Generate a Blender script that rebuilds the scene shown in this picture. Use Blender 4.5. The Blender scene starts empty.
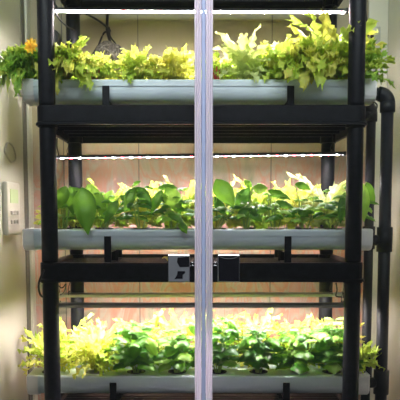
import bpy, bmesh, math, random
from mathutils import Vector
PI = math.pi
C = bpy.context.scene.collection

# ------------------------------------------------------------------ camera model
F = 664.0; TH = math.atan(F/7960); CX, CY, CZ = 201.5, 273.0, 1.30
def at(x, y, Y):
    """point at depth Y seen at photo position (x, y)"""
    dx = x-CX; u = -(y-CY)
    wy = F*math.cos(TH)+u*math.sin(TH); wz = -F*math.sin(TH)+u*math.cos(TH)
    return Vector((dx*Y/wy, Y, CZ+wz*Y/wy))
cam = bpy.data.cameras.new('camera'); co = bpy.data.objects.new('camera', cam); C.objects.link(co)
cam.sensor_width = 36; cam.sensor_fit = 'HORIZONTAL'; cam.lens = 36*F/400
cam.shift_x = -(CX-200)/400; cam.shift_y = (CY-200)/400
cam.clip_start = 0.05
co.location = (0, 0, CZ); co.rotation_euler = (PI/2-TH, 0, 0)
bpy.context.scene.camera = co

# ------------------------------------------------------------------ materials
def new_mat(name):
    m = bpy.data.materials.new(name); m.use_nodes = True
    nt = m.node_tree; nt.nodes.clear()
    out = nt.nodes.new('ShaderNodeOutputMaterial')
    return m, nt, out
def pbr(name, col, rough=.5, metal=0, spec=.5, var=0, scale=20, bump=0, trans=0):
    m, nt, out = new_mat(name)
    b = nt.nodes.new('ShaderNodeBsdfPrincipled')
    b.inputs['Base Color'].default_value = (*col, 1)
    b.inputs['Roughness'].default_value = rough
    b.inputs['Metallic'].default_value = metal
    b.inputs['Specular IOR Level'].default_value = spec
    if var or bump:
        tc = nt.nodes.new('ShaderNodeTexCoord'); n = nt.nodes.new('ShaderNodeTexNoise')
        n.inputs['Scale'].default_value = scale; n.inputs['Detail'].default_value = 4
        nt.links.new(tc.outputs['Object'], n.inputs['Vector'])
        if var:
            r = nt.nodes.new('ShaderNodeValToRGB')
            r.color_ramp.elements[0].position = .3; r.color_ramp.elements[1].position = .7
            r.color_ramp.elements[0].color = (*[c*(1-var) for c in col], 1)
            r.color_ramp.elements[1].color = (*[min(1, c*(1+var)) for c in col], 1)
            nt.links.new(n.outputs['Fac'], r.inputs['Fac']); nt.links.new(r.outputs['Color'], b.inputs['Base Color'])
        if bump:
            bp = nt.nodes.new('ShaderNodeBump'); bp.inputs['Strength'].default_value = bump; bp.inputs['Distance'].default_value = .002
            nt.links.new(n.outputs['Fac'], bp.inputs['Height']); nt.links.new(bp.outputs['Normal'], b.inputs['Normal'])
    nt.links.new(b.outputs[0], out.inputs['Surface'])
    return m
def leaf_mat(name, c1, c2, tcol, scale=35, rough=.42, tfac=.45, spec=.35, coat=None):
    m, nt, out = new_mat(name)
    tc = nt.nodes.new('ShaderNodeTexCoord'); n = nt.nodes.new('ShaderNodeTexNoise')
    n.inputs['Scale'].default_value = scale; n.inputs['Detail'].default_value = 3
    nt.links.new(tc.outputs['Object'], n.inputs['Vector'])
    r = nt.nodes.new('ShaderNodeValToRGB')
    r.color_ramp.elements[0].position = .35; r.color_ramp.elements[1].position = .65
    r.color_ramp.elements[0].color = (*c1, 1); r.color_ramp.elements[1].color = (*c2, 1)
    nt.links.new(n.outputs['Fac'], r.inputs['Fac'])
    b = nt.nodes.new('ShaderNodeBsdfPrincipled')
    b.inputs['Roughness'].default_value = rough; b.inputs['Specular IOR Level'].default_value = spec
    nt.links.new(r.outputs['Color'], b.inputs['Base Color'])
    t = nt.nodes.new('ShaderNodeBsdfTranslucent')
    mx = nt.nodes.new('ShaderNodeMix'); mx.data_type = 'RGBA'; mx.blend_type = 'MULTIPLY'; mx.inputs[0].default_value = 1
    sc = nt.nodes.new('ShaderNodeMix'); sc.data_type = 'RGBA'; sc.inputs[0].default_value = .7
    nt.links.new(r.outputs['Color'], sc.inputs[6]); sc.inputs[7].default_value = (*tcol, 1)
    nt.links.new(sc.outputs[2], t.inputs['Color'])
    ms = nt.nodes.new('ShaderNodeMixShader'); ms.inputs[0].default_value = tfac
    nt.links.new(b.outputs[0], ms.inputs[1]); nt.links.new(t.outputs[0], ms.inputs[2])
    nt.links.new(ms.outputs[0], out.inputs['Surface'])
    return m
def glass_mat(name, tint=(.96, .975, .965), rough=.0, ior=1.5):
    m, nt, out = new_mat(name)
    tr = nt.nodes.new('ShaderNodeBsdfTransparent'); tr.inputs[0].default_value = (*tint, 1)
    g = nt.nodes.new('ShaderNodeBsdfGlossy'); g.inputs['Roughness'].default_value = rough
    fr = nt.nodes.new('ShaderNodeFresnel'); fr.inputs['IOR'].default_value = ior
    ms = nt.nodes.new('ShaderNodeMixShader')
    nt.links.new(fr.outputs[0], ms.inputs[0]); nt.links.new(tr.outputs[0], ms.inputs[1]); nt.links.new(g.outputs[0], ms.inputs[2])
    nt.links.new(ms.outputs[0], out.inputs['Surface'])
    return m
def emit(name, col, s):
    m, nt, out = new_mat(name)
    e = nt.nodes.new('ShaderNodeEmission'); e.inputs[0].default_value = (*col, 1); e.inputs[1].default_value = s
    nt.links.new(e.outputs[0], out.inputs['Surface']); return m

def wall_material():
    m, nt, out = new_mat('wall_panel_with_pink_reflections')
    L = nt.links.new
    geo = nt.nodes.new('ShaderNodeNewGeometry')
    mp = nt.nodes.new('ShaderNodeMapping'); mp.inputs['Scale'].default_value = (9, 9, 3.2); mp.inputs['Rotation'].default_value = (0, .35, 0)
    L(geo.outputs['Position'], mp.inputs['Vector'])
    n = nt.nodes.new('ShaderNodeTexNoise'); n.inputs['Scale'].default_value = 1.5; n.inputs['Detail'].default_value = 5; n.inputs['Distortion'].default_value = 1.2
    L(mp.outputs[0], n.inputs['Vector'])
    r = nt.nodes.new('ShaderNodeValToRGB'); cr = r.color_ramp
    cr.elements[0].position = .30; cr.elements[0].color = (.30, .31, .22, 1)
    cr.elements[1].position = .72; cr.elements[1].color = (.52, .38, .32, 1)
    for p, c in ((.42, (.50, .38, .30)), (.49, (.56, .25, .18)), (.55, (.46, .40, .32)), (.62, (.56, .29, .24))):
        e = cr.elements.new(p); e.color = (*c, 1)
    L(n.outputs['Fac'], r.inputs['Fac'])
    # plain olive beige above the first shelf, pink glass reflections painted in below
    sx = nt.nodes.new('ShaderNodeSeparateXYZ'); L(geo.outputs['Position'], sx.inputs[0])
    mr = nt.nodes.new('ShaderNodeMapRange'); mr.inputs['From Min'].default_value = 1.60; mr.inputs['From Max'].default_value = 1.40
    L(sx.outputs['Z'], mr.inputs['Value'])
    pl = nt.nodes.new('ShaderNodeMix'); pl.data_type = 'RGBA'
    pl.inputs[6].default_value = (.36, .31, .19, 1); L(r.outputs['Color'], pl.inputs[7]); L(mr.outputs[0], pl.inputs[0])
    b = nt.nodes.new('ShaderNodeBsdfPrincipled'); b.inputs['Roughness'].default_value = .45
    L(pl.outputs[2], b.inputs['Base Color']); L(b.outputs[0], out.inputs['Surface'])
    return m

M = {}
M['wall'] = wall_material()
M['side'] = pbr('beige_side_panel', (.62, .60, .49), .2, spec=.5, var=.06, scale=4)
M['sidel'] = pbr('light_beige_strip', (.64, .62, .50), .4, var=.04, scale=6)
M['groove'] = pbr('dark_groove', (.16, .15, .12), .7, var=.1)
M['floor'] = pbr('grey_floor', (.25, .24, .22), .6, var=.2, scale=8)
M['black'] = pbr('black_plastic', (.006, .0065, .010), .42, spec=.2, var=.3, scale=60, bump=.15)
M['blackm'] = pbr('black_pipe_plastic', (.012, .013, .018), .45, spec=.3, var=.2, scale=30)
M['rubber'] = pbr('black_cable_rubber', (.008, .008, .008), .5, var=.2)
M['white'] = pbr('white_channel_plastic', (.70, .79, .87), .28, spec=.5, var=.03, scale=14)
M['cap'] = pbr('white_end_cap', (.80, .78, .82), .35, var=.03, scale=14)
M['cup'] = pbr('black_net_cup', (.02, .02, .022), .45, var=.2)
M['clearcup'] = pbr('grey_net_cup', (.35, .36, .36), .3, var=.2, scale=80)
M['sponge'] = pbr('dark_growing_sponge', (.10, .08, .045), .95, var=.5, scale=120, bump=.8)
M['barblack'] = pbr('dark_aluminium_housing', (.05, .05, .055), .35, metal=.6, var=.1)
M['bargrey'] = pbr('grey_aluminium_housing', (.62, .58, .52), .4, metal=.1, var=.06)
M['bardim'] = pbr('dull_grey_housing', (.34, .33, .30), .4, metal=.1, var=.08)
M['diff'] = emit('led_diffuser_glow', (1.0, .86, .88), 150)
M['diffm'] = emit('middle_led_diffuser_glow', (1.0, .86, .88), 230)
M['diffb'] = emit('bright_led_diffuser_glow', (1.0, .88, .88), 280)
M['ledw'] = emit('white_led_glow', (.80, .93, 1.0), 260)
M['ledr'] = emit('red_led_glow', (1.0, .06, .10), 70)
M['glass'] = glass_mat('clear_glass')
M['chrome'] = pbr('polished_metal', (.55, .55, .58), .12, metal=1, var=.06)
M['satin'] = pbr('satin_grey_metal', (.16, .165, .18), .3, metal=.4, var=.08)
M['gloss'] = pbr('gloss_black_plate', (.006, .006, .008), .08, var=.2)
M['lcd'] = pbr('lcd_green', (.42, .55, .25), .3, var=.05)
M['ctrl'] = pbr('hazed_controller_beige', (.55, .52, .44), .4, var=.04)
M['ctrld'] = pbr('controller_button', (.34, .32, .28), .4, var=.04)
M['mesh'] = pbr('woven_grey_cord', (.13, .12, .11), .8, var=.5, scale=120)
M['dgrey'] = pbr('dark_grey_knob', (.035, .036, .035), .5, var=.2)
M['pad'] = pbr('clear_adhesive_pad', (.45, .45, .40), .15, var=.03)
M['seal'] = None
def seal_mat():
    m, nt, out = new_mat('translucent_seal_plastic')
    d = nt.nodes.new('ShaderNodeBsdfPrincipled'); d.inputs['Base Color'].default_value = (.55, .51, .58, 1); d.inputs['Roughness'].default_value = .22
    n = nt.nodes.new('ShaderNodeTexNoise'); n.inputs['Scale'].default_value = 9
    r = nt.nodes.new('ShaderNodeValToRGB'); r.color_ramp.elements[0].color = (.50, .46, .54, 1); r.color_ramp.elements[1].color = (.66, .62, .70, 1)
    nt.links.new(n.outputs['Fac'], r.inputs['Fac']); nt.links.new(r.outputs['Color'], d.inputs['Base Color'])
    t = nt.nodes.new('ShaderNodeBsdfTranslucent'); t.inputs[0].default_value = (.95, .88, .95, 1)
    ms = nt.nodes.new('ShaderNodeMixShader'); ms.inputs[0].default_value = .5
    nt.links.new(d.outputs[0], ms.inputs[1]); nt.links.new(t.outputs[0], ms.inputs[2]); nt.links.new(ms.outputs[0], out.inputs['Surface'])
    return m
M['seal'] = seal_mat()
M['magnet'] = pbr('blue_grey_magnet_strip', (.26, .30, .44), .3, var=.06, scale=12)
# foliage
LM = {
 'lime':  leaf_mat('lime_lettuce_leaf', (.42, .60, .07), (.66, .74, .14), (.62, .80, .10)),
 'yellow': leaf_mat('yellow_lettuce_leaf', (.62, .68, .10), (.80, .74, .22), (.78, .78, .10)),
 'green': leaf_mat('green_lettuce_leaf', (.20, .42, .05), (.42, .60, .11), (.38, .66, .07)),
 'pale':  leaf_mat('pale_lettuce_leaf', (.50, .62, .22), (.72, .76, .36), (.70, .80, .22)),
 'basil': leaf_mat('basil_leaf', (.035, .15, .016), (.11, .27, .03), (.28, .56, .04), rough=.33, spec=.5, scale=22),
 'dbasil': leaf_mat('dark_basil_leaf', (.03, .12, .02), (.07, .20, .03), (.16, .40, .03), rough=.33, spec=.5, scale=22),
 'lbasil': leaf_mat('light_basil_leaf', (.20, .42, .05), (.34, .56, .10), (.50, .78, .08), rough=.33, spec=.5, scale=22),
 'orange': leaf_mat('orange_leaf', (.80, .36, .02), (.85, .55, .04), (.9, .5, .03)),
 'red':   leaf_mat('red_stem', (.55, .05, .06), (.70, .14, .12), (.7, .1, .08), rough=.4),
 'stem':  leaf_mat('green_stem', (.25, .42, .08), (.40, .52, .16), (.4, .6, .1), tfac=.2),
}

# ------------------------------------------------------------------ mesh helpers
class MB:
    def __init__(s): s.v = []; s.f = []
    def add(s, vs, fs):
        n = len(s.v); s.v += [tuple(v) for v in vs]; s.f += [tuple(i+n for i in f) for f in fs]
    def box(s, x0, x1, y0, y1, z0, z1):
        vs = [(x, y, z) for z in (z0, z1) for y in (y0, y1) for x in (x0, x1)]
        s.add(vs, [(0,2,3,1),(4,5,7,6),(0,1,5,4),(2,6,7,3),(0,4,6,2),(1,3,7,5)])
        return s
    def tube(s, pts, r, seg=8, cap=True, r2=None):
        pts = [Vector(p) for p in pts]; n = len(pts); vs = []; fs = []
        for i, p in enumerate(pts):
            t = (pts[min(i+1, n-1)]-pts[max(i-1, 0)]).normalized()
            a = Vector((0, 0, 1)) if abs(t.z) < .9 else Vector((1, 0, 0))
            u = t.cross(a).normalized(); w = t.cross(u)
            rr = r if r2 is None else r+(r2-r)*i/(n-1)
            for k in range(seg):
                q = 2*PI*k/seg; vs.append(p+u*math.cos(q)*rr+w*math.sin(q)*rr)
        for i in range(n-1):
            for k in range(seg):
                fs.append((i*seg+k, i*seg+(k+1) % seg, (i+1)*seg+(k+1) % seg, (i+1)*seg+k))
        if cap: fs.append(tuple(range(seg))[::-1]); fs.append(tuple((n-1)*seg+k for k in range(seg)))
        s.add(vs, fs); return s
    def lathe(s, cx, cy, prof, seg=24, axis='z'):
        vs = []; fs = []
        for (r, z) in prof:
            for k in range(seg):
                q = 2*PI*k/seg
                if axis == 'z': vs.append((cx+r*math.cos(q), cy+r*math.sin(q), z))
        for i in range(len(prof)-1):
            for k in range(seg):
                fs.append((i*seg+k, i*seg+(k+1) % seg, (i+1)*seg+(k+1) % seg, (i+1)*seg+k))
        s.add(vs, fs); return s
    def extx(s, prof, x0, x1, closed=True, cap=True):
        n = len(prof); vs = [(x0, y, z) for y, z in prof]+[(x1, y, z) for y, z in prof]; fs = []
        for i in range(n if closed else n-1):
            j = (i+1) % n; fs.append((i, j, n+j, n+i))
        if cap and closed: fs.append(tuple(range(n))[::-1]); fs.append(tuple(range(n, 2*n)))
        s.add(vs, fs); return s
    def extz(s, prof, z0, z1):
        n = len(prof); vs = [(x, y, z0) for x, y in prof]+[(x, y, z1) for x, y in prof]
        fs = [(i, (i+1) % n, n+(i+1) % n, n+i) for i in range(n)]+[tuple(range(n))[::-1], tuple(range(n, 2*n))]
        s.add(vs, fs); return s
    def build(s, name, mat, parent=None, smooth=False, bevel=0, origin=None, label=None):
        me = bpy.data.meshes.new(name)
        base = Vector((0, 0, 0))
        if parent is not None: base = world_loc(parent)
        elif origin is not None: base = Vector(origin)
        me.from_pydata([tuple(Vector(v)-base) for v in s.v], [], s.f); me.materials.append(mat)
        bm = bmesh.new(); bm.from_mesh(me); bmesh.ops.recalc_face_normals(bm, faces=bm.faces); bm.to_mesh(me); bm.free()
        if smooth:
            for p in me.polygons: p.use_smooth = True
        o = bpy.data.objects.new(name, me); C.objects.link(o)
        if parent is not None:
            o.parent = parent; ORIG[o.name] = base
        else: o.location = base; ORIG[o.name] = base
        if bevel:
            b = o.modifiers.new('bevel', 'BEVEL'); b.width = bevel; b.segments = 2; b.limit_method = 'ANGLE'; b.angle_limit = math.radians(40)
        if label: o['label'] = label
        return o
ORIG = {}
def world_loc(o): return ORIG[o.name]
def tag(o, label, cat, group=None):
    o['label'] = label; o['category'] = cat
    if group: o['group'] = group
    return o
def thing(name, label, cat, loc, group=None):
    o = bpy.data.objects.new(name, None); C.objects.link(o); o.location = loc; o.empty_display_size = .03
    ORIG[o.name] = Vector(loc); return tag(o, label, cat, group)
def struct(o): o['kind'] = 'structure'; return o
def sempty(name, loc):
    o = bpy.data.objects.new(name, None); C.objects.link(o); o.location = loc; ORIG[o.name] = Vector(loc); o['kind'] = 'structure'; return o
def bez(a, b, c, n):
    return [a*(1-t)**2+b*2*t*(1-t)+c*t*t for t in [i/n for i in range(n+1)]]
def smoothpath(pts, n=6):
    pts = [Vector(p) for p in pts]; out = []
    for i in range(len(pts)-1):
        p0 = pts[max(i-1, 0)]; p1 = pts[i]; p2 = pts[i+1]; p3 = pts[min(i+2, len(pts)-1)]
        for k in range(n):
            t = k/n
            out.append(.5*((2*p1)+(p2-p0)*t+(2*p0-5*p1+4*p2-p3)*t*t+(3*p1-p0-3*p2+p3)*t**3))
    out.append(pts[-1]); return out

# ------------------------------------------------------------------ the setting
XL, XR, YB = -.604, .643, 2.36
YG = 1.70       # glass doors
struct(MB().box(-3, 3, -1.0, 2.6, -.05, 0).build('floor', M['floor']))
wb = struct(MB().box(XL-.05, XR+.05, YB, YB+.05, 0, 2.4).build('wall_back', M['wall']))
struct(MB().box(XL-.05, XL, 1.55, YB, 0, 2.4).build('wall_left', M['side']))
struct(MB().box(XR, XR+.05, 1.55, YB, 0, 2.4).build('wall_right', M['side']))
struct(MB().box(XL-.05, XR+.05, 1.55, YB+.05, 2.4, 2.45).build('ceiling', M['side']))
# corner trims and the seams between wall panels
struct(MB().box(XL, XL+.004, YB-.085, YB-.045, 0, 2.4).build('trim_1', M['groove']))
struct(MB().box(XL, XL+.012, YB-.045, YB, 0, 2.4).build('trim_2', M['sidel'], bevel=.003))
struct(MB().box(.575, XR, YB-.012, YB, 0, 2.4).build('trim_3', M['sidel'], bevel=.003))
for i, x in enumerate((at(62, 50, YB).x, at(138, 50, YB).x, at(211, 50, YB).x, at(272, 50, YB).x)):
    struct(MB().box(x-.0015, x+.0015, YB-.002, YB, 0, 2.4).build('trim_%d' % (4+i), M['groove']))
# the two glass doors (XGL, XGR: clear width between them)
XGL, XGR = -.556, .606
def ridged(x0, x1, y, d, n):
    p = []; w = (x1-x0)/n
    for i in range(n):
        p += [(x0+i*w, y-d*.45), (x0+(i+.25)*w, y-d), (x0+(i+.75)*w, y-d)]
    return p+[(x1, y-d*.45), (x1, y+d*.6), (x0, y+d*.6)]
for i in range(2):
    d = sempty('door_%d' % (i+1), (0 if i == 0 else .012, YG, 0))
    if i == 0:
        MB().box(XGL-.03, -.012, YG, YG+.006, .02, 2.3).build('glass_pane', M['glass'], d)
        MB().extz(ridged(-.0175, -.0005, YG, .006, 3), .02, 2.3).build('edge_seal', M['seal'], d)
        MB().extz(ridged(0, .0105, YG+.001, .004, 1), .02, 2.3).build('magnet_strip', M['magnet'], d)
    else:
        MB().box(.022, XGR+.03, YG, YG+.006, .02, 2.3).build('glass_pane', M['glass'], d)
        MB().extz(ridged(.011, .0285, YG, .006, 3), .02, 2.3).build('edge_seal', M['seal'], d)
    sgn = -1 if i == 0 else 1
    xa, xb = (-.0855, -.030) if i == 0 else (.0415, .097)
    z0, z1 = 1.137, 1.206
    MB().box(xa, xb, YG-.018, YG-.002, z0, z1).build('handle_plate', M['chrome'], d, bevel=.0015)
    f = MB().box(xa+.0018, xb-.0018, YG-.0195, YG-.0182, z0+.0018, z1-.0018).build('handle_face', M['satin'] if i == 0 else M['gloss'], d)
    if i == 0:
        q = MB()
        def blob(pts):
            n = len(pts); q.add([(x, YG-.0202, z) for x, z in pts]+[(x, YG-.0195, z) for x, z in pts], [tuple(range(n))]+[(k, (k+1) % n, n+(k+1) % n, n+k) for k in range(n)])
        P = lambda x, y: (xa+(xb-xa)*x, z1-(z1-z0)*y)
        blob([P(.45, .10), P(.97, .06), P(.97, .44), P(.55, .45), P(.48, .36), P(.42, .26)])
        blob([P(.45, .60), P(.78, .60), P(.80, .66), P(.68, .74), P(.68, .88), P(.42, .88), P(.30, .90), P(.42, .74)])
        q.build('dark_reflection', M['gloss'], f)  # black reflections on the metal face, modelled as flat dark patches
    else:
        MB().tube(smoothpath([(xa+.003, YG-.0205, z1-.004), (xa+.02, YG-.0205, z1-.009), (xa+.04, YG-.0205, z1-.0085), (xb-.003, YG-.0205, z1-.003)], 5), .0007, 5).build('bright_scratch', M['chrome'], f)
    for z in (1.186, 1.178):
        MB().tube([((xb, xa)[i], YG-.008, z), ((-.0178, .029)[i], YG-.008, z)], .0013, 8).build('handle_rod', M['chrome'], d, smooth=True)

# thermostat-like controller on the left side panel, body colour paled for glass reflection haze
xw = XL+.002
c = thing('wall_controller', 'pale beige wall controller with green display, glass haze painted in, on the left side panel', 'controller', (xw, 2.10, 1.32))
b0 = MB().box(XL+.0005, xw+.016, 2.02, 2.16, 1.245, 1.41).build('controller_body', M['ctrl'], c, bevel=.006)
MB().box(xw+.016, xw+.018, 2.045, 2.13, 1.345, 1.388).build('display', M['lcd'], c, label='green liquid crystal display')
for r_ in range(2):
    for k in range(3):
        y = 2.055+k*.033; z = 1.315-r_*.028
        MB().box(xw+.016, xw+.0195, y-.010, y+.010, z-.006, z+.006).build('button', M['ctrld'], c, bevel=.002)
tag(MB().tube(smoothpath([(XL+.0035, 2.05, 1.50), (XL+.0045, 2.08, 1.53), (XL+.0045, 2.14, 1.525), (XL+.0035, 2.17, 1.49), (XL+.0045, 2.11, 1.475), (XL+.0035, 2.05, 1.50)], 5), .003, 6).build('cable_loop', M['ctrld'], smooth=True), 'small grey cable loop fixed above the wall controller', 'cable')

# ------------------------------------------------------------------ the rack
YF, YR, PX = 1.83, 2.22, .418
rack = thing('shelving_rack', 'tall black plastic shelving rack holding three tiers of growing pipes', 'rack', (0, (YF+YR)/2, 0))
SH = [(.700, .752), (1.125, 1.177), (1.548, 1.600), (1.985, 2.037)]
def post(x, y):
    segs = [(0.0, SH[0][0])]+[(SH[i][1], SH[i+1][0]) for i in range(3)]+[(SH[3][1], 2.30)]
    m = MB()
    for (a, b) in segs: m.lathe(x, y, [(.0, a), (.0215, a), (.0225, a+.01), (.0225, b-.01), (.0215, b), (0, b)], 28)
    m.build('post', M['black'], rack, smooth=True)
for x in (-PX, PX):
    for y in (YF, YR): post(x, y)
def rounded(cx, cy, w, d, r, n=6):
    out = []
    for (sx, sy, a0) in ((1, 1, 0), (-1, 1, 90), (-1, -1, 180), (1, -1, 270)):
        for k in range(n+1):
            a = math.radians(a0+90*k/n); out.append((cx+sx*(w-r)+r*math.cos(a), cy+sy*(d-r)+r*math.sin(a)))
    return out
def shelf(z0, z1):
    cy = (YF+YR)/2; w, d = PX+.026, (YR-YF)/2+.030
    s = bpy.data.objects
    # rim: outer skirt with a small lip at the foot
    rings = [(w+.004, d+.004, z0), (w+.004, d+.004, z0+.006), (w, d, z0+.009), (w, d, z1-.004), (w-.003, d-.003, z1), (w-.016, d-.016, z1), (w-.020, d-.020, z1-.007), (w-.020, d-.020, z1-.014),
             (w-.006, d-.006, z1-.016), (w-.006, d-.006, z0)]
    m = MB(); n = 28; vs = []; fs = []
    for (a, b, z) in rings: vs += [(x, y, z) for x, y in rounded(0, cy, a, b, .028)]
    L = len(rings)
    for i in range(L):
        j = (i+1) % L
        for k in range(n): fs.append((i*n+k, i*n+(k+1) % n, j*n+(k+1) % n, j*n+k))
    m.add(vs, fs)
    rim = m.build('shelf_rim', M['black'], rack, smooth=False)
    # slatted deck with cross ribs beneath
    m = MB(); y = YF+.022
    while y < YR-.015:
        m.box(-PX-.005, PX+.005, y, y+.010, z1-.016, z1-.010); y += .019
    m.build('shelf_deck', M['black'], rack)
    m = MB()
    for y in (YF+.07, YF+.15, YF+.23, YF+.31): m.box(-PX-.004, PX+.004, y, y+.004, z0+.008, z1-.0165)
    m.build('shelf_rib', M['black'], rack)
    for x in (-PX, PX):
        for y in (YF, YR):
            MB().lathe(x, y, [(.0, z0-.004), (.0262, z0-.004), (.0262, z1), (.0, z1)], 24).build('post_socket', M['black'], rack, smooth=False)
for z in SH: shelf(*z)

# ------------------------------------------------------------------ growing channels
CHZ = [(.782, .841), (1.207, 1.266), (1.628, 1.687)]      # bottom, middle, top
CY_F, CY_R = 1.95, 2.105
LEV = ['bottom', 'middle', 'top']
def channel(lv, row, holes, x0, x1):
    z0, z1 = CHZ[lv]; cy = CY_F if row == 'front' else CY_R; hw = .050
    t = thing('growing_channel', 'white plastic growing channel, %s one on the %s shelf' % (row, LEV[lv]), 'growing channel', (0, cy, z0), 'white growing channels')
    zl = z1-.019
    p = [(cy-.047, zl+.004)]
    for k in range(9):
        a = PI*k/8/2; p.append((cy-.047+.030*(1-math.cos(a)) , zl-.004-(zl-.004-z0)*math.sin(a)))
    q = p+[(2*cy-y, z) for y, z in p[::-1]]
    MB().extx(q, x0+.02, x1-.02, cap=False).build('trough', M['white'], t, smooth=False)
    # lid: flat top with round holes and turned down edges
    m = MB(); r = .0255
    e = [(cy-hw, zl), (cy-hw, z1-.005), (cy-hw+.0015, z1-.0015), (cy-hw+.005, z1)]
    m.extx(e, x0+.018, x1-.018, closed=False); m.extx([(2*cy-y, z) for y, z in e][::-1], x0+.018, x1-.018, closed=False)
    ya, yb = cy-hw+.005, cy+hw-.005
    cur = x0+.018
    for hx in sorted(holes):
        a, b = hx-.031, hx+.031
        if a > cur+1e-4: m.add([(cur, ya, z1), (a, ya, z1), (a, yb, z1), (cur, yb, z1)], [(0, 1, 2, 3)])
        N = 32; sq = []; ci = []; lo = []
        for k in range(N):
            g = 2*PI*(k+.5)/N; cx_, sy_ = math.cos(g), math.sin(g)
            s = min((b-hx)/max(abs(cx_), 1e-6), (yb-cy)/max(abs(sy_), 1e-6))
            sq.append((hx+cx_*s, cy+sy_*s, z1)); ci.append((hx+r*cx_, cy+r*sy_, z1)); lo.append((hx+r*cx_, cy+r*sy_, z1-.003))
        m.add(sq+ci+lo, [(k, (k+1) % N, N+(k+1) % N, N+k) for k in range(N)]+[(N+k, N+(k+1) % N, 2*N+(k+1) % N, 2*N+k) for k in range(N)])
        for (xx, yy) in ((a, ya), (b, ya), (b, yb), (a, yb)):   # square corners
            cs = sorted(sq, key=lambda v: (v[0]-xx)**2+(v[1]-yy)**2)[:2]
            m.add([(xx, yy, z1), cs[0], cs[1]], [(0, 1, 2)])
        cur = b
    m.add([(cur, ya, z1), (x1-.018, ya, z1), (x1-.018, yb, z1), (cur, yb, z1)], [(0, 1, 2, 3)])
    m.build('channel_lid', M['white'], t)
    # end caps
    for s, xe in ((-1, x0), (1, x1)):
        m = MB(); rings = []
        for (dx, g) in ((.034, 1.0), (.006, 1.0), (.001, .95), (0, .86)):
            yy = (hw+.003)*g; zt = z1+.002-(1-g)*.03; zb = z0-.002+(1-g)*.03; rr = .014
            x = xe-s*dx; ring = []
            for (sy, sz, a0) in ((1, 1, 0), (-1, 1, 90), (-1, -1, 180), (1, -1, 270)):
                rc = rr*.4 if sz > 0 else .026
                for k in range(5):
                    a = math.radians(a0+22.5*k)
                    ring.append((x, cy+sy*(yy-rc)+rc*math.cos(a), (zt if sz > 0 else zb)-sz*rc+rc*math.sin(a)))
            rings.append(ring)
        n = len(rings[0]); vs = [v for r_ in rings for v in r_]
        m.add(vs, [(i*n+k, i*n+(k+1) % n, (i+1)*n+(k+1) % n, (i+1)*n+k) for i in range(len(rings)-1) for k in range(n)]+[tuple(3*n+k for k in range(n))])
        m.build('end_cap', M['cap'], t, smooth=False)
    if row == 'front' and lv < 2:
        MB().tube([(x0+.004, cy, z0+.033), (x0-.010, cy, z0+.033)], .0035, 10).build('inlet_nozzle', M['rubber'], t, smooth=True)
    return t
def bracket(lv, x, row):
    z0, z1 = CHZ[lv]; zs = SH[lv][1]+.0005 if False else SH[lv][1]-.0095
    cy = CY_F if row == 'front' else CY_R
    t = 'left' if x < 0 else 'right'
    m = MB()
    pr = []
    ya, yb = cy-.056, cy+.056
    m.box(x-.010, x+.010, ya, ya+.004, zs, z0+.040)
    m.box(x-.010, x+.010, yb-.004, yb, zs, z0+.040)
    m.box(x-.010, x+.010, ya+.004, yb-.004, z0-.006, z0-.001)
    m.box(x-.010, x+.010, ya+.004, yb-.004, zs, zs+.004)
    m.box(x-.003, x+.003, cy-.003, cy+.003, zs+.004, z0-.006)
    tag(m.build('channel_bracket', M['black'], bevel=.001, origin=(x, cy, zs)),
        'black strap bracket holding the %s channel on the %s shelf near its %s end' % (row, LEV[lv], t), 'bracket', 'black channel brackets')

# ------------------------------------------------------------------ plants
def clampx(v): return (max(XGL+.006, min(XGR-.006, v[0])), max(YG+.03, v[1]), v[2])
def leaf_path(m, pts, W, nrm, rng, kind='frill', nv=6, ruff=.006, freq=9, cup=.3):
    n = len(pts)-1; vs = []; fs = []
    ph = rng.random()*6.28; ph2 = rng.random()*6.28; nl = rng.choice((3, 4, 5))
    L = sum((pts[i+1]-pts[i]).length for i in range(n))
    for i, p in enumerate(pts):
        u = i/n
        t = (pts[min(i+1, n)]-pts[max(i-1, 0)]).normalized()
        s = t.cross(nrm)
        s = s.normalized() if s.length > 1e-4 else Vector((1, 0, 0))
        no = s.cross(t).normalized()
        for j in range(nv+1):
            v = j/nv*2-1
            if kind == 'frill':
                base = W*(.16+.84*math.sin(PI*min(1, u*.93+.03)**1.25)**.75)
                lob = 1-.45*abs(math.sin(nl*PI*u+(.6 if v > 0 else 0)+ph))**2
                w = base*lob*(1 + .16*math.sin(41*u+ph2+v))
                a = abs(v)
                z = ruff*a**1.5*math.sin(30*u+ph+v*2)+ruff*.7*a**2*math.sin(47*u+ph2)+cup*w*a*a
                off = no*z+t*(ruff*.9*a*math.sin(31*u+ph2*v)+ L*.10*a*a*(u-.15))
            elif kind == 'oak':
                base = W*(.12+.88*math.sin(PI*min(1, u*.93+.03)**1.1)**.8)
                lob = .30+.70*abs(math.cos(nl*PI*u+ph*.2))**.8
                w = base*lob; a = abs(v)
                z = ruff*a*math.sin(freq*u*3+ph)+cup*w*a*a
                off = no*z+t*(L*.16*a*u)
            else:
                w = W*max(.02, math.sin(PI*u**.80))**.80*(1 if u < .72 else 1-.35*((u-.72)/.28)**2)
                a = abs(v)
                z = -cup*w*a*a*1.0+.10*w*math.sin(PI*a)+ruff*.25*a*math.sin(18*u+ph)-.12*w*(1-a*.6)*math.cos(26*u+3*a)
                off = no*z
            vs.append(clampx(p+s*(v*w)+off))
    k = nv+1
    for i in range(n):
        for j in range(nv): fs.append((i*k+j, i*k+j+1, (i+1)*k+j+1, (i+1)*k+j))
    m.add(vs, fs)
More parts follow.
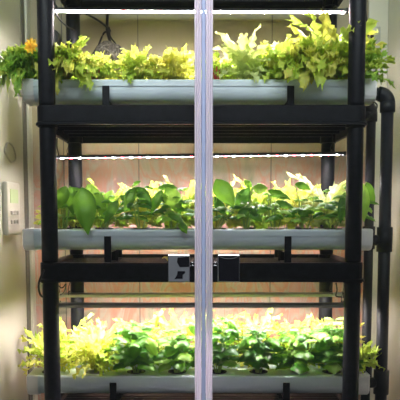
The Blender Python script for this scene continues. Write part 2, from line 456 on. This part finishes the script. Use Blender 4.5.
def arc(base, az, e0, e1, L, n):
    pts = [Vector(base)]; p = Vector(base)
    for i in range(n):
        e = e0+(e1-e0)*((i+.5)/n)**1.2; st = L/n
        p = p+Vector((math.cos(az)*math.cos(e), math.sin(az)*math.cos(e), math.sin(e)))*st; pts.append(p.copy())
    return pts
ORD = ['first', 'second', 'third', 'fourth', 'fifth', 'sixth', 'seventh', 'eighth', 'ninth', 'tenth', 'eleventh']
PL = []
def cup(t, x, cy, z1, light=False):
    m = MB().lathe(x, cy, [(.0215, z1-.030), (.0232, z1-.003), (.0238, z1+.0007), (.0275, z1+.0007), (.0275, z1+.0025), (.0225, z1+.0025), (.0195, z1-.004), (.0185, z1-.028), (.0, z1-.030)], 24)
    c_ = m.build('net_cup', M['clearcup'] if light else M['cup'], t, smooth=True)
    s = MB().lathe(x, cy, [(.0180, z1-.027), (.0178, z1-.007), (.010, z1-.005), (.0, z1-.005)], 14)
    s.build('growing_sponge', M['sponge'], c_, smooth=True)
def lettuce(lv, row, idx, x, look, mat, h=.10, spread=.07, lean=(0, 0), n=16, lw=.022, kind='frill', seed=0, ruff=.006, inner=None, droop=1.0, extra=None, lightcup=False, azb=None):
    rng = random.Random(seed*7+lv*101+idx*13+(0 if row == 'front' else 57))
    z1 = CHZ[lv][1]; cy = CY_F if row == 'front' else CY_R
    t = thing('lettuce_plant', '%s, %s from left, %s channel, %s shelf' % (look, ORD[idx], row, LEV[lv]), 'lettuce', (x, cy, z1+.003), 'leafy plants in the growing channels')
    cup(t, x, cy, z1, lightcup)
    MB().tube([(x, cy, z1-.006), (x+lean[0]*.2, cy+lean[1]*.2, z1+.03)], .005, 8, r2=.004).build('stem', LM['stem'], t, smooth=True)
    m = MB(); m2 = MB()
    n = int(n*2.4)
    for i in range(n):
        f = i/(n-1)
        az = i*2.39996+rng.uniform(-.4, .4)
        if azb is not None and rng.random() < .6: az = azb+rng.uniform(-.9, .9)
        e0 = math.radians(28+58*f+rng.uniform(-9, 9)); e1 = math.radians(-62*droop+95*f+rng.uniform(-28, 28))
        L = ((spread*1.15)*(1-f)+h*1.02*f)*rng.uniform(.78, 1.12)
        b = Vector((x+lean[0]*.15+math.cos(az)*.006, cy+lean[1]*.15+math.sin(az)*.006, z1+.008+.02*f))
        pts = arc(b, az, e0, e1, L, 20)
        pts = [Vector((p.x+lean[0]*((p-b).length/max(L, .01)), p.y+lean[1]*((p-b).length/max(L, .01)), p.z)) for p in pts]
        # keep the leaves above the lid unless they hang past its edge
        q = []
        for p in pts:
            if p.z < z1+.008 and abs(p.y-cy) < .056 and p.x > -.500 and p.x < .488: p = Vector((p.x, p.y, z1+.008))
            q.append(p)
        leaf_path(m2 if (inner and rng.random() < .45) else m, q, lw*rng.uniform(.6, 1.05), Vector((0, 0, 1)) if e0 < 1.2 else Vector((math.cos(az), math.sin(az), .4)), rng, kind, ruff=ruff, cup=.35)
    m.build('foliage', LM[mat], t, smooth=True)
    if inner and m2.v: m2.build('inner_leaves', LM[inner], t, smooth=True)
    if extra: extra(t, x, cy, z1)
    return t
def basil(lv, row, idx, x, look, mat, h=.11, nst=3, ll=.05, lean=(0, 0), seed=0, heroes=None, mat2=None, bushy=4, lightcup=False, fill=True):
    if lv == 1: nst = max(2, nst-2); fill = False
    if lv == 0: bushy = 6; ll *= 1.12; nst += 1; h *= 1.1
    rng = random.Random(seed*11+lv*77+idx*19+(0 if row == 'front' else 31))
    z1 = CHZ[lv][1]; cy = CY_F if row == 'front' else CY_R
    t = thing('basil_plant', '%s, %s from left, %s channel, %s shelf' % (look, ORD[idx], row, LEV[lv]), 'basil', (x, cy, z1+.003), 'leafy plants in the growing channels')
    cup(t, x, cy, z1, lightcup)
    ms = MB(); ml = MB(); m2 = MB()
    for k in range(nst):
        a = k*2*PI/nst+rng.uniform(-.5, .5); sp = rng.uniform(.012, .035) if nst > 1 else .005
        hh = h*rng.uniform(.75, 1.0)
        b = Vector((x+math.cos(a)*.006, cy+math.sin(a)*.006, z1-.006))
        top = Vector((x+math.cos(a)*sp+lean[0], cy+math.sin(a)*sp+lean[1], z1+hh))
        pts = bez(b, (b+top)/2+Vector((math.cos(a)*.01, math.sin(a)*.01, 0)), top, 8)
        ms.tube(pts, .0022, 6, r2=.0014)
        for nd in range(bushy):
            u = (.35+.65*nd/(bushy-1)) if lv else (.22+.78*nd/(bushy-1)); p = pts[min(8, int(round(u*8)))]
            az0 = a+nd*PI/2+rng.uniform(-.3, .3)
            for s in (0, PI):
                az = az0+s; L = ll*(1.15-.5*max(0, u-.6)/.4)*rng.uniform(.75, 1.15)
                e0 = math.radians(rng.uniform(15, 45)+20*(u > .95)); pet = L*.22
                q = p+Vector((math.cos(az)*math.cos(e0), math.sin(az)*math.cos(e0), math.sin(e0)))*pet
                ms.tube([p, q], .0012, 5)
                pp = arc(q, az, e0*.8, math.radians(rng.uniform(-75, -25)), L, 9)
                pp = [Vector((v.x, v.y, max(v.z, z1+.006) if abs(v.y-cy) < .056 else v.z)) for v in pp]
                leaf_path(m2 if (mat2 and rng.random() < .45) else ml, pp, L*rng.uniform(.30, .38), Vector((0, 0, 1)), rng, 'basil', cup=.45, ruff=.003)
    if fill:    # small young leaves crowding the base
        for k in range(14):
            az = rng.uniform(0, 2*PI); r = rng.uniform(.008, .032)
            p = Vector((x+math.cos(az)*r, cy+math.sin(az)*r, z1+rng.uniform(.010, .04)))
            pp = arc(p, az, .9, -.3, ll*.45, 6)
            leaf_path(m2 if mat2 and k % 2 else ml, pp, ll*.15, Vector((0, 0, 1)), rng, 'basil', nv=4)
    if heroes:
        for (ax, ay, aY, bx, by, bY, w, up, mm) in heroes:
            A = at(ax, ay, aY); B = at(bx, by, bY); W = w*aY/F
            mid = (A+B)/2+Vector((0, -.012, up*(B-A).length))
            pp = bez(A, mid, B, 11)
            d = B-A
            nv = Vector((0, -1, .55)) if abs(d.z) > abs(d.x)*.5 else Vector((0, -.8, .8))
            leaf_path({'a': ml, 'b': m2}.get(mm, ml), pp, W, nv, rng, 'basil', nv=8, cup=.35, ruff=.003)
            root = Vector((x+(A.x-x)*.35, cy+(aY-cy)*.5, z1+.5*max(.0, A.z-z1)))
            ms.tube(bez(Vector((x, cy, z1-.004)), root, A, 8), .0016, 6)
    ms.build('stem', LM['stem'], t, smooth=True)
    ml.build('foliage', LM[mat], t, smooth=True)
    if m2.v: m2.build('lighter_leaves', LM[mat2 or 'lbasil'], t, smooth=True)
    return t

# ---- top shelf, front channel
H_T = [-.470, -.385, -.300, -.185, -.085, .045, .120, .205, .290, .375, .446]
def marigold(t, x, cy, z1):
    rng = random.Random(5); m = MB(); p0 = at(31, 46, 1.85)
    for k in range(9):
        a = k*2*PI/9
        pp = [p0+Vector((math.cos(a)*r, -.004+r*.25, math.sin(a)*r*1.2)) for r in (0, .004, .008, .012, .017)]
        leaf_path(m, pp, .006, Vector((0, -1, .1)), rng, 'frill', nv=4, ruff=.003)
    m.build('orange_leaf', LM['orange'], t, smooth=True, label='bright orange ruffled leaf at the top')
    MB().tube(bez(Vector((x, cy, z1+.02)), p0+Vector((.0, 0, -.04)), p0, 8), .0016, 6).build('orange_leaf_stalk', LM['stem'], t, smooth=True)
def redstem(x0s):
    def f(t, x, cy, z1):
        for (px, py, qx, qy) in x0s:
            a = at(px, py, 1.925); b = at(qx, qy, 1.93)
            MB().tube(bez(Vector((x+(a.x-x)*.6, 1.93, z1+.004)), a, b, 8), .0030, 7, r2=.0018).build('red_stalk', LM['red'], t, smooth=True, label='red leaf stalk')
    return f
lettuce(2, 'front', 0, H_T[0], 'sprawling green lettuce with an orange leaf', 'green', h=.070, spread=.115, lean=(-.012, -.035), n=26, droop=1.45, azb=PI+.75, lw=.022, extra=marigold, inner='lime', ruff=.008, seed=3)
lettuce(2, 'front', 1, H_T[1], 'bushy lettuce hanging over the channel edge', 'lime', h=.10, spread=.092, droop=1.4, lean=(.004, -.030), n=20, lw=.019, inner='yellow', ruff=.007, seed=1, azb=-1.4)
lettuce(2, 'front', 2, H_T[2], 'small lettuce with red stalks', 'yellow', h=.062, spread=.055, n=16, lw=.018, kind='frill', inner='lime', extra=redstem([(91, 76, 94, 66), (90, 76, 89, 70), (97, 76, 100, 69)]), seed=2)
lettuce(2, 'front', 3, H_T[3], 'low yellow green lettuce', 'lime', h=.080, spread=.062, n=18, lw=.018, inner='yellow', seed=4)
lettuce(2, 'front', 4, H_T[4], 'curly yellow lettuce', 'yellow', h=.085, spread=.058, n=18, lw=.018, seed=5)
lettuce(2, 'front', 5, H_T[5], 'tiny lettuce with pink red stalks', 'lime', h=.050, spread=.045, n=10, lw=.015, kind='oak', extra=redstem([(216, 76, 217, 66), (219, 76, 220, 68), (214, 75, 212, 66)]), seed=6)
lettuce(2, 'front', 6, H_T[6], 'tall jagged pale lettuce', 'pale', h=.125, spread=.062, lean=(.0, 0), n=15, lw=.024, kind='oak', ruff=.004, seed=8)
lettuce(2, 'front', 7, H_T[7], 'round yellow green lettuce beside an open black cup', 'lime', h=.095, spread=.060, lean=(.012, .01), n=18, lw=.020, inner='yellow', seed=9)
lettuce(2, 'front', 8, H_T[8], 'large drooping lettuce', 'lime', h=.095, spread=.115, droop=1.5, lean=(-.004, -.040), n=24, lw=.024, ruff=.008, inner='yellow', seed=10, azb=-1.6)
lettuce(2, 'front', 9, H_T[9], 'tall ruffled lettuce beside the right post', 'lime', h=.175, spread=.075, lean=(-.008, -.02), n=22, lw=.022, ruff=.008, inner='yellow', seed=11)
lettuce(2, 'front', 10, H_T[10], 'lettuce sprawling over the white end cap', 'green', h=.082, spread=.072, lean=(.018, -.01), n=16, lw=.020, inner='lime', seed=12)
HR = [-.43, -.31, -.19, -.07, .05, .17, .29, .41]
hs = [.12, .07, .09, .105, .10, .12, .12, .15]
for i, x in enumerate(HR):
    lettuce(2, 'rear', i, x, ('frilly lime lettuce', 'curly yellow lettuce')[i % 2], ('lime', 'yellow')[i % 2], h=hs[i], spread=.062, n=13, lw=.020, seed=20+i)

# ---- middle shelf, front channel
H_M = [-.405, -.285, -.180, -.085, .045, .130, .215, .300, .385, .449]
basil(1, 'front', 0, H_M[0], 'large basil with hanging leaves', 'basil', h=.105, nst=3, ll=.050, bushy=4, seed=1, mat2='lbasil', heroes=[
    (66, 186, 1.90, 54, 211, 1.89, 8, .05, 'a'), (70, 186, 1.92, 73, 215, 1.92, 6.5, .02, 'a'), (82, 187, 1.90, 88, 235, 1.875, 11.5, .12, 'a'),
    (92, 186, 1.95, 108, 224, 1.95, 6, .10, 'b'), (60, 190, 1.94, 84, 190, 1.94, 4, .10, 'a'), (88, 184, 1.96, 99, 212, 1.98, 6, .15, 'b'), (76, 198, 1.96, 66, 224, 1.95, 6, .05, 'b')])
basil(1, 'front', 1, H_M[1], 'basil with narrow folded leaves', 'basil', h=.105, nst=4, ll=.050, seed=2, bushy=4, mat2='lbasil', heroes=[
    (118, 200, 1.92, 104, 224, 1.91, 5, .1, 'a'), (112, 190, 1.97, 103, 214, 1.97, 6, .1, 'b'), (120, 196, 1.93, 134, 204, 1.93, 4, .2, 'a')])
basil(1, 'front', 2, H_M[2], 'dark leafy basil', 'dbasil', h=.115, nst=5, ll=.050, seed=3, mat2='basil', heroes=[
    (135, 187, 1.93, 124, 212, 1.91, 6, .15, 'b'), (136, 187, 1.93, 152, 208, 1.91, 6, .2, 'a'), (132, 186, 1.96, 141, 181, 1.96, 2.5, .15, 'b')])
basil(1, 'front', 3, H_M[3], 'bright basil with one overhanging leaf', 'basil', h=.110, nst=5, ll=.050, seed=4, mat2='lbasil', heroes=[
    (162, 190, 1.93, 151, 214, 1.92, 5, .1, 'a'), (166, 187, 1.94, 181, 214, 1.93, 9, .15, 'b'), (158, 188, 1.95, 178, 188, 1.95, 5, .25, 'a'), (168, 214, 1.90, 186, 226, 1.885, 3.5, .2, 'a'), (181, 222, 1.885, 187, 234, 1.88, 4, .0, 'a')])
basil(1, 'front', 4, H_M[4], 'basil with one big dark oval leaf', 'basil', h=.105, nst=4, ll=.050, seed=5, mat2='dbasil', heroes=[
    (216, 179, 1.92, 234, 208, 1.90, 10, .12, 'a'), (224, 214, 1.92, 214, 196, 1.95, 5, .1, 'b'), (236, 208, 1.93, 250, 187, 1.93, 7.5, .1, 'b')])
basil(1, 'front', 5, H_M[5], 'basil with small round leaves', 'basil', h=.105, nst=5, ll=.040, seed=6, mat2='lbasil', heroes=[
    (252, 187, 1.92, 244, 180, 1.92, 4, .1, 'a'), (253, 187, 1.92, 268, 188, 1.92, 8, .12, 'b'), (250, 212, 1.93, 262, 222, 1.92, 5, .2, 'a'), (250, 208, 1.93, 236, 220, 1.92, 5, .2, 'a')])
basil(1, 'front', 6, H_M[6], 'basil with long dark leaves pointing right', 'basil', h=.100, nst=5, ll=.048, seed=7, mat2='lbasil', heroes=[
    (268, 190, 1.93, 291, 200, 1.92, 5.5, .15, 'a'), (276, 201, 1.92, 294, 208, 1.91, 5.5, .1, 'a')])
basil(1, 'front', 7, H_M[7], 'light green basil with a raised leaf', 'lbasil', h=.100, nst=5, ll=.044, seed=8, mat2='basil', heroes=[
    (295, 184, 1.93, 311, 190, 1.93, 6, .3, 'b'), (298, 210, 1.92, 309, 217, 1.91, 5, .15, 'b')])
basil(1, 'front', 8, H_M[8], 'dark basil tucked against the right post', 'dbasil', h=.105, nst=4, ll=.045, seed=9, mat2='basil', heroes=[
    (345, 192, 1.94, 340, 224, 1.92, 5, .05, 'a')])
basil(1, 'front', 9, H_M[9], 'basil standing right of the right post', 'basil', h=.120, nst=3, ll=.050, seed=10, mat2='lbasil', heroes=[
    (362, 183, 1.94, 364, 222, 1.92, 7, .05, 'b'), (366, 182, 1.96, 375, 205, 1.97, 5, .1, 'a')])
hs = [.09, .12, .135, .13, .14, .14, .12, .19]
for i, x in enumerate(HR):
    if i == 7:
        lettuce(1, 'rear', i, x-.015, 'tall pale frilly lettuce', 'pale', h=.185, spread=.06, n=17, lw=.021, kind='frill', seed=40+i)
    else:
        lettuce(1, 'rear', i, x, ('bushy yellow lettuce', 'frilly lime lettuce')[i % 2], ('yellow', 'lime')[i % 2], h=hs[i], spread=.075, n=24, lw=.021, seed=40+i)

# ---- bottom shelf, front channel
H_B = [-.438, -.316, -.195, -.073, .048, .170, .291, .413]
lettuce(0, 'front', 0, H_B[0]-.01, 'small frilly lettuce beside the left post', 'lime', h=.115, spread=.065, lean=(-.01, 0), n=16, lw=.016, inner='yellow', seed=60)
lettuce(0, 'front', 1, H_B[1], 'fine leaved yellow lettuce in a grey cup', 'yellow', h=.125, spread=.068, n=26, lw=.014, inner='lime', lightcup=True, seed=61, kind='oak')
basil(0, 'front', 2, H_B[2], 'basil with broad pale top leaves', 'basil', h=.125, nst=5, ll=.052, bushy=5, seed=62, mat2='basil', heroes=[
    (130, 340, 1.92, 124, 326, 1.93, 5, .1, 'a'), (128, 362, 1.91, 143, 336, 1.92, 6, .05, 'a')])
basil(0, 'front', 3, H_B[3], 'basil with oval hanging leaves', 'basil', h=.125, nst=4, ll=.050, bushy=5, seed=63, mat2='lbasil', heroes=[
    (148, 338, 1.91, 157, 357, 1.90, 6, .1, 'b'), (176, 340, 1.91, 166, 358, 1.90, 7, .1, 'a'), (190, 322, 1.93, 196, 336, 1.92, 4, .1, 'a'), (192, 350, 1.93, 186, 372, 1.92, 4, .1, 'a')])
basil(0, 'front', 4, H_B[4], 'dense dark basil', 'basil', h=.135, nst=4, ll=.048, seed=64, mat2='dbasil', heroes=[
    (229, 320, 1.92, 239, 340, 1.91, 4.5, .1, 'a'), (226, 345, 1.92, 238, 330, 1.92, 4, .1, 'a')])
basil(0, 'front', 5, H_B[5], 'basil with upright dark stems', 'basil', h=.125, nst=5, ll=.046, seed=65, mat2='dbasil', heroes=[
    (252, 335, 1.92, 237, 352, 1.91, 4, .05, 'a'), (258, 338, 1.92, 260, 362, 1.91, 5, .05, 'b')])
basil(0, 'front', 6, H_B[6], 'thin basil in a grey cup', 'basil', h=.120, nst=4, ll=.054, seed=66, mat2='lbasil', lightcup=True, fill=False, heroes=[
    (316, 340, 1.91, 330, 352, 1.90, 8, .2, 'a'), (303, 350, 1.92, 290, 356, 1.91, 5, .2, 'b')])
basil(0, 'front', 7, .388, 'basil with broad leaves beside the right post', 'basil', h=.150, nst=5, ll=.054, seed=67, mat2='lbasil')
hs = [.125, .11, .145, .165, .165, .165, .12, .145]
for i, x in enumerate(HR):
    lettuce(0, 'rear', i, x, ('frilly lime lettuce', 'bushy yellow lettuce')[i % 2], ('lime', 'yellow')[i % 2], h=hs[i], spread=.062, n=18, lw=.019, seed=70+i)
lettuce(0, 'front', 8, .462, 'small lettuce by the white end cap', 'lime', h=.085, spread=.050, lean=(.014, 0), n=11, lw=.018, seed=80)
H_B.append(.470)

channel(2, 'front', H_T, -.505, .493); channel(1, 'front', H_M, -.513, .491); channel(0, 'front', [x if i else -.448 for i, x in enumerate(H_B[:7])]+[.388]+[.462], -.510, .491)
channel(2, 'rear', HR, -.50, .49)
channel(1, 'rear', [x if i < 7 else x-.015 for i, x in enumerate(HR)], -.50, .49); channel(0, 'rear', HR, -.50, .49)
for lv, xs in ((2, (-.268, .25)), (1, (-.268, .247)), (0, (-.257, .247))):
    for x in xs:
        bracket(lv, x, 'front'); bracket(lv, x, 'rear')

# ------------------------------------------------------------------ grow light bars
def light_bar(lv, y, zl, zr, xl, xr, mat, label, leds=True, diff='diff'):
    t = thing('grow_light', label, 'grow light', ((xl+xr)/2, y, (zl+zr)/2), 'light bars under the shelves')
    hh, w = (.0055, .012) if lv else (.0075, .015); m = MB()
    def pt(x, dy, dz): return (x, y+dy, zl+(zr-zl)*(x-xl)/(xr-xl)+dz)
    prof = [(-w, -hh*.6), (-w, hh*.5), (-w*.7, hh), (w*.7, hh), (w, hh*.5), (w, -hh*.6), (w*.75, -hh*.6), (w*.75, -hh*.2), (-w*.75, -hh*.2), (-w*.75, -hh*.6)]
    n = len(prof)
    m.add([pt(xl, a, b) for a, b in prof]+[pt(xr, a, b) for a, b in prof], [(i, (i+1) % n, n+(i+1) % n, n+i) for i in range(n)]+[tuple(range(n)), tuple(range(n, 2*n))])
    m.build('housing', mat, t)
    for s, xe in ((-1, xl), (1, xr)):
        q = pt(xe, 0, 0); MB().box(min(xe, xe+s*.008), max(xe, xe+s*.008), y-w-.001, y+w+.001, q[2]-hh-.001, q[2]+hh+.001).build('end_cap', M['rubber'], t, bevel=.001)
    m = MB(); d = -hh*.75
    hb = 0 if lv < 2 else .0012; d = -hh*.6+(.0005 if lv == 0 else .002 if lv == 1 else 0); pr = [(-w*.74, d+.0015), (-w*.74, d), (-w*.60, d-hb), (w*.60, d-hb), (w*.74, d), (w*.74, d+.0015)]; n = len(pr)
    m.add([pt(xl+.004, a, b) for a, b in pr]+[pt(xr-.004, a, b) for a, b in pr], [(i, (i+1) % n, n+(i+1) % n, n+i) for i in range(n)])
    df = m.build('diffuser', M[diff], t)
    if leds:
        k = 0; x = xl+.018
        while x < xr-.01:
            q = pt(x, -w*.50, -hh*.6-.0002)
            m = MB().lathe(q[0], q[1], [(0, q[2]-.0022), (.0040, q[2]-.0015), (.0048, q[2]+.002), (0, q[2]+.002)], 10)
            m.build('red_led' if k % 2 else 'white_led', M['ledr'] if k % 2 else M['ledw'], df, smooth=True)
            x += .0268; k += 1
    zs = SH[lv+1][0]
    for xe in (xl+.035, xr-.035):
        q = pt(xe, 0, hh)
        mm = MB().tube(smoothpath([(xe, y, q[2]), (xe-.004, y, q[2]+.012), (xe+.003, y, (q[2]+zs)/2+.01), (xe, y, zs+.012)], 4), .0011, 6)
        mm.tube([(xe, y-w-.002, q[2]-.004), (xe, y-w-.002, q[2]+.004), (xe, y, q[2]+.006), (xe, y+w+.002, q[2]+.004), (xe, y+w+.002, q[2]-.004)], .0014, 6)
        mm.build('hanger', M['rubber'], t, smooth=True)
    return t
light_bar(2, 2.03, 1.914, 1.911, -.436, .427, M['barblack'], 'dark light bar with glowing diodes under the topmost shelf', diff='diffb')
light_bar(1, 2.10, 1.488, 1.499, -.452, .442, M['barblack'], 'dark slightly tilted light bar with white and red diodes above the basil', diff='diffm')
light_bar(0, 2.10, 1.053, 1.055, -.455, .447, M['bargrey'], 'pale grey light bar, rear of the two above the bottom plants', leds=False)
light_bar(0, 1.925, 1.044, 1.044, -.450, .447, M['bardim'], 'dark grey light bar, front of the two above the bottom plants', leds=False)

# ------------------------------------------------------------------ drain pipes on the right
def elbow(m, c, r0, r, a0, a1, n=8):
    pts = [Vector((c[0]+r0*math.cos(math.radians(a0+(a1-a0)*i/n)), c[1], c[2]+r0*math.sin(math.radians(a0+(a1-a0)*i/n)))) for i in range(n+1)]
    m.tube(pts, r, 20); return m
def drain(y, x, zt, name_lab, row):
    t = thing('drain_pipe', name_lab, 'pipe', (x, y, 0))
    r = .0175 if row == 'front' else .0150; cx = .488 if row == 'front' else .49
    MB().tube([(x, y, 0.005), (x, y, zt-.03)], r, 24).build('riser', M['blackm'], t, smooth=True)
    m = MB(); elbow(m, (x-.026, y, zt-.026), .026, r+.004, 90, 0); m.tube([(x, y, zt-.052), (x, y, zt-.022)], r+.0045, 22)
    if row == 'front': m.tube([(x-.030, y, zt), (cx+.001, y, zt)], r+.001, 20)
    m.build('elbow', M['blackm'], t, smooth=True)
    for lv in (1, 0):
        z = CHZ[lv][0]+.029
        m = MB().tube([(x, y, z-.036), (x, y, z+.036)], r+.0052, 24); m.tube([(x-r, y, z-.002), (x-r-.018, y, z-.002)], .016, 18)
        m.tube([(x-r-.010, y, z-.002), (cx+.001, y, z-.002)], .011, 16)
        m.build('tee_joint', M['blackm'], t, smooth=True)
drain(CY_F, .537, 1.655, 'thick black drain pipe with elbow, right of the channels at the front', 'front')
drain(CY_R+.03, .537, 1.655, 'thinner black drain pipe standing behind the front drain pipe', 'rear')

# ------------------------------------------------------------------ cables and small things
def cable(name, pts, r, label, cat='cable', mat='rubber'):
    m = MB().tube(smoothpath(pts, 6), r, 7); tag(m.build(name, M[mat], smooth=True, origin=pts[0]), label, cat)
A = at
cable('power_cable', [A(86, 14, 2.16), A(94, 18, 2.22), A(103, 24, 2.28), A(110, 31, 2.31), A(104, 33, 2.31), A(98, 46, 2.31), A(92, 55, 2.30), A(86, 64, 2.29)], .0035, 'black cable curving from the top light bar to the knot on the wall')
cable('power_cable', [A(107, -8, 2.33), A(107.5, 10, 2.33), A(107, 28, 2.33), A(109, 38, 2.32), A(112, 46, 2.31)], .0052, 'thick black cable hanging straight down to the coiled cord')
cable('power_cable', [A(109, 27, 2.30), A(110, 36, 2.30), A(115, 43, 2.29), A(118, 48, 2.29)], .003, 'short thin cable end beside the thick hanging cable')
# coiled grey cord ball
rng = random.Random(4); cb = A(109, 55, 2.29); m = MB()
for k in range(34):
    ax = Vector((rng.uniform(-1, 1), rng.uniform(-1, 1), rng.uniform(-1, 1))).normalized(); u = ax.orthogonal().normalized(); w = ax.cross(u)
    R = rng.uniform(.034, .046)
    pts = []
    for i in range(18):
        a = 2*PI*i/17; p = u*math.cos(a)*R+w*math.sin(a)*R; pts.append(cb+Vector((p.x*1.08, p.y*.85, p.z*.95+.003*math.sin(5*a))))
    m.tube(pts, .0026, 5, cap=False)
tag(m.build('coiled_cord', M['mesh'], smooth=True, origin=cb), 'tangled ball of grey cord hanging on the wall behind the lettuce', 'cord')
# round dark knob on the back wall, left
k0 = A(53, 40, 2.3325); m = MB(); vs = []
prof = [(0, -.030), (.022, -.030), (.030, -.026), (.032, -.012), (.026, -.008), (.026, .028), (0, .028)]
N = 28; pv = []; fs = []
for (r_, dy) in prof:
    for q in range(N): pv.append((k0.x+r_*math.cos(2*PI*q/N), k0.y+dy, k0.z+r_*math.sin(2*PI*q/N)))
for i in range(len(prof)-1):
    for q in range(N): fs.append((i*N+q, i*N+(q+1) % N, (i+1)*N+(q+1) % N, (i+1)*N+q))
m.add(pv, fs)
tag(m.build('round_fitting', M['dgrey'], smooth=False, origin=k0), 'round dark grey fitting on the back wall behind the left post', 'fitting')
# clip at the left end of the top light
m = MB(); p = A(54, 9, 2.04)
m.box(p.x-.007, p.x+.007, p.y-.02, p.y+.02, p.z-.012, p.z+.014); m.box(p.x-.003, p.x+.003, p.y-.01, p.y+.01, p.z+.014, 1.992)
tag(m.build('light_clip', M['rubber'], bevel=.002, origin=p), 'black clip at the left end of the top light bar', 'clip')
cable('power_cable', [A(56, 14, 2.04), A(60, 20, 2.06), A(64, 24, 2.10), A(70, 28, 2.17), A(74, 30, 2.19)], .0022, 'thin cable running from the top left clip to the rear post')
cable('power_cable', [A(57, 138, 2.0), A(57, 148, 2.02), A(59, 156, 2.06)], .0020, 'thin cable dropping to the left end of the middle light bar')
cable('power_cable', [A(44, 270, 1.79), A(40, 279, 1.80), A(38.5, 287, 1.81), A(40.5, 295, 1.81), A(45, 298, 1.83)], .0030, 'black cable looping beside the left post below the middle shelf')
cable('power_cable', [A(57, 284, 1.95), A(62, 288, 1.98), A(66, 284, 2.0), A(64, 292, 2.03), A(60, 295, 2.06)], .0018, 'thin wire loop at left end of the bottom light bars')
cable('power_cable', [A(336, 283, 2.02), A(337, 290, 2.03), A(336, 296, 2.05), A(341, 297, 2.06)], .0022, 'short black wire at right end of the bottom light bars')
cable('power_cable', [A(366, -6, 2.342), A(366, 10, 2.342), A(367, 26, 2.342), A(366, 44, 2.342), A(366, 72, 2.342)], .0022, 'thin black cable running down the back wall right of the rack')
cable('drip_tube', [A(355, 106, 1.97), A(364, 102, 1.93), A(371, 101, 1.92), A(377, 105, 1.92), A(374, 113, 1.92), A(366, 119, 1.93), A(361, 124, 1.95)], .0024, 'thin black drip tube looping under the top right end cap')
# adhesive hook with looped cable
hk = A(373, 36, 2.345)
t = thing('wall_hook', 'clear square adhesive hook with looped black cable, right of the rack', 'hook', hk)
MB().box(hk.x-.026, hk.x+.026, 2.3445, 2.3478, hk.z-.030, hk.z+.032).build('hook_pad', M['pad'], t, bevel=.001)
m = MB()
for k in range(4):
    pts = []
    for i in range(15):
        a = 2*PI*i/14; pts.append(Vector((hk.x-.018+.009*math.cos(a)+.003*k*math.sin(a*2+k), 2.335-.004*k, hk.z+(.020+.004*k)*math.sin(a)-.002*k)))
    m.tube(pts, .0022, 6, cap=False)
m.build('cable_coil', M['rubber'], t, smooth=True)
# straw coloured leaf scraps on the middle shelf behind the left handle
m = MB(); rng = random.Random(9)
for k in range(7):
    b = A(168+k*1.6, 252, 1.84)+Vector((0, rng.uniform(-.004, .008), 0)); b.z = SH[1][1]+.004
    leaf_path(m, arc(b, rng.uniform(0, 6.28), .8, -.2, .022, 6), .008, Vector((0, 0, 1)), rng, 'frill', nv=4, ruff=.002)
tag(m.build('dried_leaf', LM['yellow'], smooth=True, origin=A(172, 252, 1.84)), 'crumpled yellowed leaf lying on the middle shelf above the left door handle', 'leaf')

# ------------------------------------------------------------------ light and view
w = bpy.data.worlds.new('room_light'); bpy.context.scene.world = w; w.use_nodes = True
bg = w.node_tree.nodes['Background']; bg.inputs[0].default_value = (.86, .95, 1.0, 1); bg.inputs[1].default_value = .08
la = bpy.data.lights.new('room_fill_light', 'AREA'); la.shape = 'RECTANGLE'; la.size = 2.6; la.size_y = .6; la.energy = 85; la.color = (.90, .96, 1.0)  # unseen fill light added to brighten the channel fronts
lo = bpy.data.objects.new('room_fill_light', la); C.objects.link(lo); lo.location = (0, .25, 2.80)
lo.rotation_euler = (Vector((0, 1.9, 1.3))-lo.location).to_track_quat('-Z', 'Y').to_euler()
vs = bpy.context.scene.view_settings
bpy.context.scene.display_settings.display_device = 'sRGB'
vs.view_transform = 'Standard'; vs.look = 'None'; vs.exposure = 0.0; vs.gamma = 1.0; vs.use_curve_mapping = False
